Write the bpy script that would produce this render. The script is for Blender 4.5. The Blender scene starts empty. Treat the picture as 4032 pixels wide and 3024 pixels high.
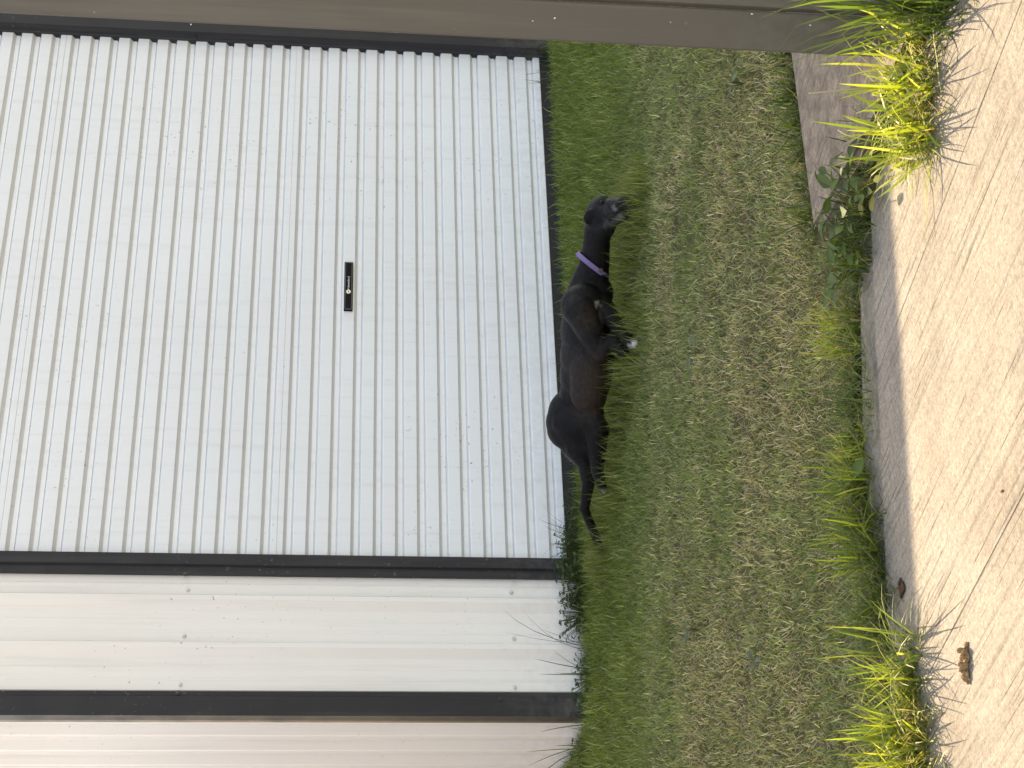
import bpy, bmesh, math, random
import numpy as np
from mathutils import Vector, Matrix, noise

random.seed(7)
rng = np.random.default_rng(7)
sc = bpy.context.scene
C = sc.collection

# ------------------------------------------------------------------ camera
CAM_H = 0.90
YAW, PITCH, ROLL = math.radians(29.95), math.radians(6.51), math.radians(1.473)
FOCAL = 57.14                       # mm on a 36 mm wide sensor
Fw = Vector((math.sin(YAW) * math.cos(PITCH), math.cos(YAW) * math.cos(PITCH), -math.sin(PITCH)))
R0 = Vector((math.cos(YAW), -math.sin(YAW), 0))
U0 = R0.cross(Fw)
Rt = R0 * math.cos(ROLL) + U0 * math.sin(ROLL)
Up = U0 * math.cos(ROLL) - R0 * math.sin(ROLL)
cam = bpy.data.cameras.new('camera')
cam.sensor_fit = 'HORIZONTAL'
cam.sensor_width = 36.0
cam.lens = FOCAL
cam.clip_start = 0.05
cam.clip_end = 500
cam_o = bpy.data.objects.new('camera', cam)
C.objects.link(cam_o)
# the phone was held sideways: the world's up points to the left of the picture
mx = Matrix((-Up, Rt, -Fw)).transposed().to_4x4()
mx.translation = (0, 0, CAM_H)
cam_o.matrix_world = mx
sc.camera = cam_o

# ------------------------------------------------------------------ sky, sun, exposure
SUN_AZ, SUN_EL = math.radians(20.3), math.radians(38.0)
world = bpy.data.worlds.new('World')
sc.world = world
world.use_nodes = True
wn, wl = world.node_tree.nodes, world.node_tree.links
sky = wn.new('ShaderNodeTexSky')
sky.sky_type = 'NISHITA'
sky.sun_disc = False
sky.sun_elevation = SUN_EL
sky.sun_rotation = SUN_AZ
sky.dust_density = 1.3
wl.new(sky.outputs[0], wn['Background'].inputs[0])
wn['Background'].inputs[1].default_value = 0.15
sun = bpy.data.lights.new('sun', 'SUN')
sun.energy = 2.9
sun.angle = math.radians(0.32)
sun.color = (1.0, 0.95, 0.87)
sun_o = bpy.data.objects.new('sun', sun)
C.objects.link(sun_o)
SUN = Vector((math.sin(SUN_AZ) * math.cos(SUN_EL), math.cos(SUN_AZ) * math.cos(SUN_EL), math.sin(SUN_EL)))
sun_o.rotation_euler = SUN.to_track_quat('Z', 'Y').to_euler()
sc.view_settings.view_transform = 'Standard'
sc.view_settings.look = 'None'
sc.view_settings.gamma = 1
sc.view_settings.exposure = 2.10
sc.cycles.max_bounces = 6
sc.cycles.diffuse_bounces = 4
sc.cycles.transmission_bounces = 4
sc.view_settings.use_white_balance = True
sc.view_settings.white_balance_temperature = 9900
sc.view_settings.white_balance_tint = 17

# ------------------------------------------------------------------ helpers
def ray(x, y):
    """direction through a point of the photograph (4032 x 3024)"""
    return Rt * (1512 - y) - Up * (x - 2016) + Fw * 6400.0
def G(x, y, z=0.0):
    """point of the ground seen there"""
    d = ray(x, y)
    return Vector((0, 0, CAM_H)) + d * ((z - CAM_H) / d.z)

def tag(o, label=None, cat=None, group=None, kind=None):
    if label: o['label'] = label
    if cat: o['category'] = cat
    if group: o['group'] = group
    if kind: o['kind'] = kind
    return o
def empty(name, loc=(0, 0, 0)):
    o = bpy.data.objects.new(name, None)
    o.empty_display_size = 0.1
    o.location = loc
    C.objects.link(o)
    return o
def link(name, me, mat=None, parent=None, smooth=False):
    if mat is not None and not me.materials: me.materials.append(mat)
    if smooth:
        me.polygons.foreach_set('use_smooth', [True] * len(me.polygons))
    o = bpy.data.objects.new(name, me)
    C.objects.link(o)
    if parent is not None:
        o.parent = parent
        o.matrix_parent_inverse = Matrix.Translation(-abs_loc(parent))
    return o
def abs_loc(p):
    v = Vector(p.location)
    return v
def from_bm(name, bm, mat=None, parent=None, smooth=False):
    me = bpy.data.meshes.new(name)
    bm.normal_update()
    bm.to_mesh(me)
    bm.free()
    return link(name, me, mat, parent, smooth)
def bx(bm, x0, x1, y0, y1, z0, z1, bev=0.0):
    r = bmesh.ops.create_cube(bm, size=1)
    vs = r['verts']
    for v in vs:
        v.co = Vector((x0 + (v.co.x + .5) * (x1 - x0), y0 + (v.co.y + .5) * (y1 - y0), z0 + (v.co.z + .5) * (z1 - z0)))
    if bev > 0:
        es = list({e for v in vs for e in v.link_edges})
        bmesh.ops.bevel(bm, geom=es, offset=bev, segments=2, affect='EDGES', profile=0.5)
    return vs
def box(name, x0, x1, y0, y1, z0, z1, mat, parent=None, bev=0.0):
    bm = bmesh.new()
    bx(bm, x0, x1, y0, y1, z0, z1, bev)
    return from_bm(name, bm, mat, parent)
def prism(bm, poly, z0, z1):
    b = [bm.verts.new((p[0], p[1], z0)) for p in poly]
    t = [bm.verts.new((p[0], p[1], z1)) for p in poly]
    n = len(poly)
    bm.faces.new(t)
    bm.faces.new(list(reversed(b)))
    for i in range(n):
        bm.faces.new((b[i], b[(i + 1) % n], t[(i + 1) % n], t[i]))
    bmesh.ops.recalc_face_normals(bm, faces=bm.faces[:])
def sweep_plan(bm, prof, z0, z1, thick):
    """a folded sheet: plan profile points (x, y) extruded upright with a thickness"""
    n = len(prof)
    P = [Vector((p[0], p[1])) for p in prof]
    off = []
    for i in range(n):
        a = P[max(i - 1, 0)]; b = P[min(i + 1, n - 1)]
        t = (b - a).normalized()
        off.append(P[i] + Vector((-t.y, t.x)) * thick)
    poly = [(p.x, p.y) for p in P] + [(p.x, p.y) for p in reversed(off)]
    b = [bm.verts.new((p[0], p[1], z0)) for p in poly]
    t = [bm.verts.new((p[0], p[1], z1)) for p in poly]
    m = len(poly)
    for i in range(m):
        bm.faces.new((b[i], b[(i + 1) % m], t[(i + 1) % m], t[i]))
    for i in range(n - 1):
        for L in (b, t):
            try: bm.faces.new((L[i], L[i + 1], L[m - 2 - i], L[m - 1 - i]))
            except ValueError: pass
    bmesh.ops.recalc_face_normals(bm, faces=bm.faces[:])

# ------------------------------------------------------------------ materials
class NT:
    def __init__(s, name):
        s.m = bpy.data.materials.new(name)
        s.m.use_nodes = True
        s.n, s.l = s.m.node_tree.nodes, s.m.node_tree.links
        s.b = s.n['Principled BSDF']
        s.out = s.n['Material Output']
    def new(s, t, **k):
        o = s.n.new(t)
        for a, v in k.items(): setattr(o, a, v)
        return o
    def noise(s, scale, detail=4, rough=0.55, vec=None, dist=0.0):
        o = s.new('ShaderNodeTexNoise')
        o.inputs['Scale'].default_value = scale
        o.inputs['Detail'].default_value = detail
        o.inputs['Roughness'].default_value = rough
        o.inputs['Distortion'].default_value = dist
        if vec is not None: s.l.new(vec, o.inputs['Vector'])
        return o.outputs['Fac']
    def ramp(s, fac, stops):
        o = s.new('ShaderNodeValToRGB')
        e = o.color_ramp.elements
        while len(e) < len(stops): e.new(0.5)
        for i, (p, c) in enumerate(stops):
            e[i].position = p
            e[i].color = (c, c, c, 1) if isinstance(c, (int, float)) else (*c, 1)
        s.l.new(fac, o.inputs[0])
        return o.outputs[0]
    def mix(s, fac, a, b, mode='MIX'):
        o = s.new('ShaderNodeMix', data_type='RGBA', blend_type=mode)
        for sock, v in ((o.inputs[0], fac), (o.inputs[6], a), (o.inputs[7], b)):
            if isinstance(v, (int, float)): sock.default_value = v
            elif isinstance(v, tuple): sock.default_value = (*v, 1)
            else: s.l.new(v, sock)
        return o.outputs[2]
    def pos(s, scale=(1, 1, 1), rot=(0, 0, 0)):
        g = s.new('ShaderNodeNewGeometry')
        mp = s.new('ShaderNodeMapping')
        mp.inputs['Scale'].default_value = scale
        mp.inputs['Rotation'].default_value = rot
        s.l.new(g.outputs['Position'], mp.inputs[0])
        return mp.outputs[0]
    def bump(s, h, strength=0.3, dist=0.01):
        o = s.new('ShaderNodeBump')
        o.inputs['Strength'].default_value = strength
        o.inputs['Distance'].default_value = dist
        s.l.new(h, o.inputs['Height'])
        s.l.new(o.outputs[0], s.b.inputs['Normal'])
    def set(s, col=None, rough=None, spec=None, metal=None):
        for k, v in (('Base Color', col), ('Roughness', rough), ('Specular IOR Level', spec), ('Metallic', metal)):
            if v is None: continue
            if isinstance(v, (int, float)): s.b.inputs[k].default_value = v
            elif isinstance(v, tuple): s.b.inputs[k].default_value = (*v, 1)
            else: s.l.new(v, s.b.inputs[k])
        return s.m

def painted_steel(name, col, dirt, rough=0.38, speck=0.62, grime=0.25, spec=0.4):
    t = NT(name)
    p = t.pos()
    broad = t.ramp(t.noise(1.3, 3, 0.6, p), [(0.3, 0.0), (0.75, 1.0)])
    c = t.mix(broad, tuple(v * 0.95 for v in col), col)
    fine = t.ramp(t.noise(70, 2, 0.5, p), [(speck + 0.06, 0.0), (speck + 0.12, 1.0)])
    patch = t.ramp(t.noise(2.2, 2, 0.5, p), [(0.45, 0.0), (0.75, 1.0)])
    m = t.new('ShaderNodeMath', operation='MULTIPLY')
    t.l.new(fine, m.inputs[0]); t.l.new(patch, m.inputs[1])
    c = t.mix(m.outputs[0], c, dirt)
    # splashed soil low on the sheet
    g = t.new('ShaderNodeNewGeometry'); sx = t.new('ShaderNodeSeparateXYZ')
    t.l.new(g.outputs['Position'], sx.inputs[0])
    low = t.new('ShaderNodeMapRange')
    low.inputs[1].default_value = 0.0; low.inputs[2].default_value = 0.34
    low.inputs[3].default_value = 1.0; low.inputs[4].default_value = 0.0
    t.l.new(sx.outputs[2], low.inputs[0])
    gr = t.ramp(t.noise(24, 5, 0.7, p), [(0.42, 0.0), (0.72, 1.0)])
    m2 = t.new('ShaderNodeMath', operation='MULTIPLY')
    t.l.new(low.outputs[0], m2.inputs[0]); t.l.new(gr, m2.inputs[1])
    m3 = t.new('ShaderNodeMath', operation='MULTIPLY'); m3.inputs[1].default_value = grime
    t.l.new(m2.outputs[0], m3.inputs[0])
    c = t.mix(m3.outputs[0], c, dirt)
    ps = t.pos(scale=(30, 30, 1.1))
    runs = t.ramp(t.noise(1.0, 4, 0.65, ps), [(0.52, 0.0), (0.78, 0.16)])
    c = t.mix(runs, c, dirt)
    r = t.ramp(t.noise(9, 4, 0.6, p), [(0.3, rough - 0.06), (0.7, rough + 0.08)])
    t.bump(t.noise(2.6, 3, 0.5, p), 0.22, 0.012)
    return t.set(c, r, spec)

M = {}
M['door'] = painted_steel('door_white', (0.745, 0.760, 0.797), (0.25, 0.21, 0.16))
M['wall'] = painted_steel('wall_white', (0.828, 0.785, 0.76), (0.27, 0.23, 0.18), 0.6, spec=0.18)
M['trim'] = painted_steel('trim_charcoal', (0.024, 0.023, 0.028), (0.16, 0.15, 0.13), 0.5, 0.60, 0.5, 0.25)
M['post'] = painted_steel('post_taupe', (0.100, 0.086, 0.073), (0.30, 0.27, 0.22), 0.45, 0.66, 0.3, 0.3)
M['roof'] = painted_steel('roof_charcoal', (0.05, 0.05, 0.055), (0.12, 0.11, 0.1), 0.4)
def plain(name, col, rough=0.5, spec=0.5, metal=0.0):
    t = NT(name)
    v = t.ramp(t.noise(40, 3, 0.6, t.pos()), [(0.3, tuple(0.88 * k for k in col)), (0.7, tuple(1.1 * k for k in col))])
    return t.set(v, rough, spec, metal)
M['rubber'] = plain('rubber_black', (0.012, 0.012, 0.012), 0.7)
M['handle'] = plain('handle_black', (0.007, 0.007, 0.007), 0.6, 0.12)
M['reflector'] = painted_steel('reflector_cream', (0.44, 0.37, 0.28), (0.3, 0.25, 0.18), 0.5, spec=0.2)  # cream chosen for the warm bounce of the added panels
M['print'] = plain('print_grey', (0.42, 0.42, 0.42), 0.5)
M['print_dim'] = plain('print_line', (0.16, 0.165, 0.16), 0.5)
M['lock'] = plain('lock_metal', (0.62, 0.62, 0.62), 0.3, 0.5, 0.6)
M['screw_white'] = plain('screw_white', (0.6, 0.6, 0.6), 0.3)
M['screw_dark'] = plain('screw_dark', (0.03, 0.03, 0.033), 0.35)
M['dropping'] = plain('dropping_white', (0.75, 0.74, 0.70), 0.8)
M['collar'] = plain('collar_purple', (0.165, 0.118, 0.265), 0.8)
M['buckle'] = plain('buckle_dark', (0.05, 0.04, 0.05), 0.4)

JDIR = Vector((-0.222, 0.975))          # direction of the saw cuts and of the broom strokes
JANG = math.atan2(JDIR.y, JDIR.x)
def concrete(name, base, moss=0.0, mcol=(0.10, 0.105, 0.07)):
    t = NT(name)
    p = t.pos()
    st = t.pos(scale=(1, 1, 1), rot=(0, 0, -JANG))
    mp = t.new('ShaderNodeMapping'); mp.inputs['Scale'].default_value = (2.6, 85, 1)
    t.l.new(st, mp.inputs[0])
    mp2 = t.new('ShaderNodeMapping'); mp2.inputs['Scale'].default_value = (4.5, 170, 1)
    t.l.new(st, mp2.inputs[0])
    streak = t.noise(1.0, 3, 0.6, mp.outputs[0], 0.25)
    streak2 = t.noise(1.0, 2, 0.6, mp2.outputs[0], 0.2)
    broad = t.ramp(t.noise(4.5, 4, 0.6, p), [(0.3, 0.0), (0.7, 1.0)])
    c = t.mix(broad, tuple(v * f for v, f in zip(base, (0.90, 0.87, 0.82))), tuple(v * f for v, f in zip(base, (1.06, 1.07, 1.10))))
    sand = t.ramp(t.noise(230, 3, 0.7, p), [(0.32, 0.66), (0.5, 1.0), (0.72, 1.28)])
    c = t.mix(1.0, c, sand, 'MULTIPLY')
    peb = t.ramp(t.noise(95, 2, 0.5, p), [(0.30, 0.78), (0.52, 1.0), (0.75, 1.15)])
    c = t.mix(1.0, c, peb, 'MULTIPLY')
    s1 = t.ramp(streak, [(0.30, 0.62), (0.41, 0.89), (0.52, 1.0), (0.7, 1.06)])
    c = t.mix(1.0, c, s1, 'MULTIPLY')
    s2 = t.ramp(streak2, [(0.35, 0.40), (0.40, 1.0)])
    gate = t.ramp(t.noise(11, 3, 0.6, p), [(0.40, 0.0), (0.52, 1.0)])
    c = t.mix(gate, c, t.mix(1.0, c, s2, 'MULTIPLY'))
    stain = t.ramp(t.noise(2.1, 6, 0.7, p, 1.2), [(0.36, 0.80), (0.5, 1.0)])
    c = t.mix(1.0, c, stain, 'MULTIPLY')
    if moss:
        k = t.ramp(t.noise(26, 5, 0.75, p), [(0.5 - 0.25 * moss, 0.0), (0.75 - 0.2 * moss, 1.0)])
        c = t.mix(k, c, mcol)
    add = t.new('ShaderNodeMath', operation='ADD')
    m1 = t.new('ShaderNodeMath', operation='MULTIPLY'); m1.inputs[1].default_value = 0.9
    t.l.new(streak, m1.inputs[0]); t.l.new(m1.outputs[0], add.inputs[0])
    t.l.new(t.noise(190, 4, 0.7, p), add.inputs[1])
    t.bump(add.outputs[0], 0.35, 0.004)
    return t.set(c, 0.88, 0.3)
M['concrete'] = concrete('driveway_concrete', (0.222, 0.204, 0.166))
M['concrete_edge'] = concrete('mossy_concrete', (0.215, 0.20, 0.17), 0.35)
M['footing'] = concrete('footing_concrete', (0.25, 0.21, 0.162), 0.5, (0.095, 0.078, 0.06))

def soil():
    t = NT('lawn_soil')
    p = t.pos()
    c = t.ramp(t.noise(38, 6, 0.75, p), [(0.25, (0.03, 0.027, 0.014)), (0.5, (0.10, 0.085, 0.042)), (0.75, (0.2, 0.16, 0.09))])
    g = t.ramp(t.noise(3.0, 4, 0.6, p), [(0.35, 0.0), (0.65, 1.0)])
    c = t.mix(g, c, t.mix(0.5, c, (0.04, 0.06, 0.016)))
    # unseen ground on the left, paled to bounce warm light on the wall
    sx = t.new('ShaderNodeSeparateXYZ'); t.l.new(p, sx.inputs[0])
    mr = t.new('ShaderNodeMapRange'); mr.inputs[1].default_value = 0.1; mr.inputs[2].default_value = -0.5
    t.l.new(sx.outputs[0], mr.inputs[0])
    bounce_col = t.ramp(t.noise(20, 6, 0.75, p), [(0.3, (0.15, 0.115, 0.07)), (0.7, (0.24, 0.19, 0.115))])
    c = t.mix(mr.outputs[0], c, bounce_col)
    t.bump(t.noise(60, 5, 0.7, p), 0.8, 0.02)
    return t.set(c, 0.95, 0.1)
M['soil'] = soil()

def blade_mat(name, trans=0.42, rough=0.45):
    t = NT(name)
    a = t.new('ShaderNodeAttribute', attribute_name='col')
    t.set(a.outputs['Color'], rough, 0.2)
    tr = t.new('ShaderNodeBsdfTranslucent')
    hs = t.mix(1.0, a.outputs['Color'], (1.18, 1.30, 0.60), 'MULTIPLY')
    t.l.new(hs, tr.inputs[0])
    ms = t.new('ShaderNodeMixShader'); ms.inputs[0].default_value = trans
    t.l.new(t.b.outputs[0], ms.inputs[1]); t.l.new(tr.outputs[0], ms.inputs[2])
    t.l.new(ms.outputs[0], t.out.inputs['Surface'])
    return t.m
M['blade'] = blade_mat('grass_blade')
M['leaf'] = blade_mat('weed_leaf', 0.3, 0.65)

# ------------------------------------------------------------------ ground sheet
def ground_h(x, y):
    return -0.022 + 0.010 * noise.noise((x * 1.7, y * 1.7, 3.1)) + 0.006 * noise.noise((x * 5.1, y * 5.1, 9.2))
def axis(lo, hi, a, b, step):
    inner = list(np.arange(a, b + 1e-6, step))
    return [lo, lo * .5 + a * .5, a - 1.0] + inner + [b + 1.0, (b + hi) * .5, hi]
xs = axis(-60, 60, -0.6, 5.8, 0.05)
ys = axis(-60, 60, 0.6, 6.6, 0.05)
vs, fs = [], []
for y in ys:
    for x in xs:
        vs.append((x, y, ground_h(x, y)))
nx = len(xs)
for j in range(len(ys) - 1):
    for i in range(nx - 1):
        fs.append((j * nx + i, j * nx + i + 1, (j + 1) * nx + i + 1, (j + 1) * nx + i))
me = bpy.data.meshes.new('ground')
me.from_pydata(vs, [], fs)
ground = link('ground', me, M['soil'], None, True)
tag(ground, 'lawn soil and thatch reaching to the shed', kind='structure')

# ------------------------------------------------------------------ concrete driveway in strips with saw cuts
JN = Vector((0.975, 0.222))              # across the strips
def edge_y(x):                            # far edge of the slab, where the lawn begins
    return 2.335 - 0.335 * (x - 1.0)
def hit_edge(s):
    # point on the line {p.JN = s} that meets the far edge
    # p = s*JN + t*JDIR ; p.y = edge_y(p.x)
    a = s * JN
    t = (edge_y(a.x) - a.y) / (JDIR.y + 0.335 * JDIR.x)
    return a + t * JDIR
s_right = Vector((1.605, 2.10)).dot(JN)
s_j1 = Vector((1.406, 1.860)).dot(JN)
s_j2 = Vector((0.85, 2.02)).dot(JN)
step = s_j1 - s_j2
cuts = [s_right, s_j1, s_j2] + [s_j2 - step * k for k in range(1, 6)]
drive = empty('driveway', (1.0, 1.5, 0))
tag(drive, 'pale broom-finished concrete driveway with thin saw cuts in the sun', kind='structure')
for i in range(len(cuts) - 1):
    g = 0.0006
    sr, sl = cuts[i] - (g if i else 0), cuts[i + 1] + g
    pr, pl = hit_edge(sr), hit_edge(sl)
    qr, ql = pr - JDIR * 7.5, pl - JDIR * 7.5
    bm = bmesh.new()
    prism(bm, [pl, pr, qr, ql][::-1], -0.12, 0.0)
    es = [e for e in bm.edges if all(v.co.z > -0.01 for v in e.verts)]
    bmesh.ops.bevel(bm, geom=es, offset=0.0009, segments=1, affect='EDGES')
    from_bm('concrete_strip', bm, M['concrete'], drive)
# bed under the saw cuts
bm = bmesh.new()
p0, p1 = hit_edge(cuts[0] - 0.02) - JDIR * 0.02, hit_edge(cuts[-1]) - JDIR * 0.02
prism(bm, [p1, p0, p0 - JDIR * 7.4, p1 - JDIR * 7.4][::-1], -0.125, -0.009)
from_bm('slab_bed', bm, M['concrete_edge'], drive)
# lower mossy margin between slab and lawn
bm = bmesh.new()
a, b = Vector((1.56, edge_y(1.56) + 0.004)), Vector((0.95, edge_y(0.95) + 0.004))
e = Vector((0.335, 1.0)).normalized()
prism(bm, [a, a + e * 0.075, (a + b) / 2 + e * 0.095, b + e * 0.08, b], -0.1, -0.006)
from_bm('edge_margin', bm, M['concrete_edge'], drive)

# footing slab that carries the post
bm = bmesh.new()
prism(bm, [(1.735, 2.415), (1.705, 2.05), (1.74, 1.55), (3.2, 1.50), (3.2, 2.37), (2.15, 2.39)], -0.1, 0.004)
es = [e for e in bm.edges if all(v.co.z > 0 for v in e.verts)]
bmesh.ops.bevel(bm, geom=es, offset=0.012, segments=3, affect='EDGES')
o = from_bm('concrete_footing', bm, M['footing'])
tag(o, 'weathered concrete footing under the taupe post beside the grass', 'footing')

# ------------------------------------------------------------------ shed
WY = 5.243
SX0, SX1 = 1.752, 5.16
DX0, DX1 = 2.298, 4.612
SD = 3.6
shed = empty('shed', (SX0, WY, 0))
tag(shed, 'white ribbed steel shed with roller door and charcoal trim', 'shed')
EAVE = 2.448; SLOPE = 0.2150; XC = 0.5 * (SX0 + SX1)
def roof_z(x): return EAVE + SLOPE * ((x - SX0) if x <= XC else (SX1 - x))
DTOP = 2.33

# roller door: a backing sheet with each rolled rib as a piece of its own
door = box('roller_door', DX0 - .03, DX1 + .03, WY + 0.014, WY + 0.022, 0.035, DTOP, M['door'], shed)
PITCH_R = 0.078
prof = [(0.0, -0.0105), (-0.0015, -0.0115), (-0.0425, -0.0115), (-0.0445, -0.0095), (-0.0545, 0.005),
        (-0.0700, 0.005), (-0.0708, 0.0105), (-0.0730, 0.0105), (-0.0738, 0.004), (-0.0770, -0.0095), (-0.078, -0.0105)]
prof2 = [(0.0, -0.0105), (-0.0015, -0.0115), (-0.021, -0.0115), (-0.0215, -0.0085), (-0.0225, -0.0085), (-0.023, -0.0118),
         (-0.0425, -0.0115), (-0.0445, -0.0095), (-0.0545, 0.005), (-0.0700, 0.005), (-0.0708, 0.0105), (-0.0730, 0.0105), (-0.0738, 0.004), (-0.0770, -0.0095), (-0.078, -0.0105)]
def slat_mesh(p):
    me = bpy.data.meshes.new('slat')
    v, f = [], []
    n = len(p)
    for x in (0.0, DX1 - DX0 + 0.04):
        for (z, y) in p: v.append((x, y, z))
        for (z, y) in p: v.append((x, y + 0.0012, z))
    N = 2 * n
    for i in range(n - 1):
        f.append((i, i + 1, N + i + 1, N + i))
        f.append((n + i, N + n + i, N + n + i + 1, n + i + 1))
    f.append((0, N, N + n, n)); f.append((n - 1, 2 * n - 1, N + 2 * n - 1, N + n - 1))
    me.from_pydata(v, [], f)
    me.materials.append(M['door'])
    return me
slat_a, slat_b = slat_mesh(prof), slat_mesh(prof2)
# the dark underside of rib 0 sits at z = 0.875
ztop0 = 0.875 + 0.049
k0 = -int((DTOP - ztop0) / PITCH_R)
k = k0
while True:
    zt = ztop0 - k * PITCH_R
    if zt - PITCH_R < 0.035: break
    seam = k in (-2, -14)
    s = bpy.data.objects.new('slat', slat_b if seam else slat_a)
    C.objects.link(s)
    s.parent = door
    s.matrix_parent_inverse = Matrix.Identity(4)
    s.location = (DX0 - 0.02, WY, zt)
    k += 1
    zlast = zt - PITCH_R
def door_child(o):
    o.parent = door
    o.matrix_parent_inverse = Matrix.Identity(4)
    return o
door_child(box('bottom_rail', DX0 - .01, DX1 + .01, WY - 0.012, WY + 0.010, 0.040, zlast + 0.001, M['door'], None, 0.003))
door_child(box('rubber_seal', DX0 - .01, DX1 + .01, WY - 0.006, WY + 0.016, -0.045, 0.0395, M['rubber'], None, 0.002))
for ch in door.children: pass

# handle with lock barrel and wordmark
HX0, HX1, HZ0, HZ1 = 3.312, 3.533, 0.8095, 0.8425
hy = WY - 0.0116
handle = box('door_handle', HX0, HX1, hy - 0.010, hy, HZ0, HZ1, M['handle'], shed, 0.003)
def sub(o, p):
    o.parent = p
    o.matrix_parent_inverse = Matrix.Identity(4)
    return o
# parts hang from shed with an offset inverse; sub-parts carry world coordinates relative to their part
bm = bmesh.new()
fy0, fy1 = hy - 0.0112, hy - 0.0098
for (a0, a1, b0, b1) in ((HX0 + .004, HX1 - .004, HZ0 + .0035, HZ0 + .0050), (HX0 + .004, HX1 - .004, HZ1 - .0050, HZ1 - .0035),
                         (HX0 + .004, HX0 + .0055, HZ0 + .0052, HZ1 - .0052), (HX1 - .0055, HX1 - .004, HZ0 + .0052, HZ1 - .0052)):
    bx(bm, a0, a1, fy0, fy1, b0, b1)
sub(from_bm('rim_line', bm, M['print_dim']), handle)
zc = 0.5 * (HZ0 + HZ1)
lx = HX0 + 0.37 * (HX1 - HX0)
bm = bmesh.new()
bmesh.ops.create_cone(bm, cap_ends=True, segments=20, radius1=0.0092, radius2=0.0086, depth=0.005,
                      matrix=Matrix.Translation((lx, hy - 0.0122, zc)) @ Matrix.Rotation(math.pi / 2, 4, 'X'))
sub(from_bm('lock_barrel', bm, M['lock']), handle)
sub(box('keyhole', lx - .0035, lx + .0035, hy - 0.0155, hy - 0.0146, zc - .0016, zc + .0016, M['handle']), handle)
# the wordmark cannot be read in the photograph: a strip of joined script strokes
bm = bmesh.new()
x0 = HX0 + 0.425 * (HX1 - HX0); LW = 0.27 * (HX1 - HX0)
strokes = [((0.00, -.2), (0.06, .45)), ((0.06, .45), (0.10, -.35)), ((0.14, -.3), (0.22, .75)), ((0.2, -.25), (0.36, .25)), ((0.26, .3), (0.34, -.35)),
           ((0.36, -.3), (0.44, .3)), ((0.44, .3), (0.48, -.35)), ((0.48, -.3), (0.56, .3)), ((0.56, .3), (0.60, -.35)), ((0.60, -.35), (0.68, .8)),
           ((0.68, -.35), (0.76, .3)), ((0.76, .3), (0.82, -.35)), ((0.82, -.35), (1.0, .65)), ((0.90, .1), (0.99, -.95)), ((0.1, -.3), (0.85, -.3))]
for i, (a, b) in enumerate(strokes):
    pa = Vector((x0 + a[0] * LW, 0, zc + a[1] * .0062)); pb = Vector((x0 + b[0] * LW, 0, zc + b[1] * .0062))
    d = (pb - pa).normalized(); nn = Vector((-d.z, 0, d.x)) * 0.0011
    y = hy - 0.01035 - 0.00002 * i
    q = [bm.verts.new((v.x, y, v.z)) for v in (pa + nn, pa - nn, pb - nn, pb + nn)]
    bm.faces.new(q)
sub(from_bm('wordmark', bm, M['print']), handle)

# jambs: the left one is a flat folded flashing, the right one turns into the opening
def fold(name, prof, z0, z1, mat, th=0.0016):
    bm = bmesh.new()
    sweep_plan(bm, prof, z0, z1, th)
    return from_bm(name, bm, mat, shed)
fold('door_jamb', [(2.226, WY - 0.010), (2.227, WY - 0.020), (2.256, WY - 0.020), (2.259, WY - 0.034), (2.299, WY - 0.034), (2.299, WY + 0.03)], -0.06, DTOP + .09, M['trim'])
fold('door_jamb', [(4.606, WY + 0.03), (4.612, WY - 0.016), (4.617, WY - 0.022), (4.621, WY - 0.060), (4.668, WY - 0.062), (4.670, WY - 0.022), (4.712, WY - 0.020), (4.713, WY - .004)], -0.06, DTOP + .09, M['trim'])
box('door_head', 2.226, 4.713, WY - 0.03, WY + 0.03, DTOP, DTOP + .09, M['trim'], shed)

# cladding: flats, thin swages and trapezoid ribs
def clad_prof(x0, x1, start, pitch=0.169):
    """profile in (along, out) between two ends, ribs standing out by 22 mm"""
    pts = []
    def P(x, o):
        if x0 <= x <= x1: pts.append((x, o))
    pts.append((x0, 0.0))
    x = start - 3 * pitch
    while x < x1 + pitch:
        for dx, o in ((0.0, 0.0), (0.030, 0.024), (0.046, 0.024), (0.058, 0.0),
                      (0.088, 0.0), (0.091, 0.0022), (0.096, 0.0022), (0.099, 0.0),
                      (0.128, 0.0), (0.131, 0.0022), (0.136, 0.0022), (0.139, 0.0)):
            P(x + dx, o)
        x += pitch
    pts.append((x1, 0.0))
    pts = sorted(set(pts))
    return pts
def cladding(name, pts, place, zfun, mat, z0=-0.06, zlow=None):
    bm = bmesh.new()
    rows = []
    for (a, o) in pts:
        x, y, x2, y2 = place(a, o)
        zt = zfun(a)
        rows.append((bm.verts.new((x, y, z0)), bm.verts.new((x, y, zt)), bm.verts.new((x2, y2, z0)), bm.verts.new((x2, y2, zt))))
    for r, s in zip(rows, rows[1:]):
        bm.faces.new((r[0], s[0], s[1], r[1]))
        bm.faces.new((r[2], r[3], s[3], s[2]))
        bm.faces.new((r[1], s[1], s[3], r[3]))
        bm.faces.new((r[0], r[2], s[2], s[0]))
    for r in (rows[0], rows[-1]): bm.faces.new((r[0], r[1], r[3], r[2]))
    bmesh.ops.recalc_face_normals(bm, faces=bm.faces[:])
    return from_bm(name, bm, mat, shed)
front = lambda a, o: (a, WY - o, a, WY - o + 0.0015)
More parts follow.
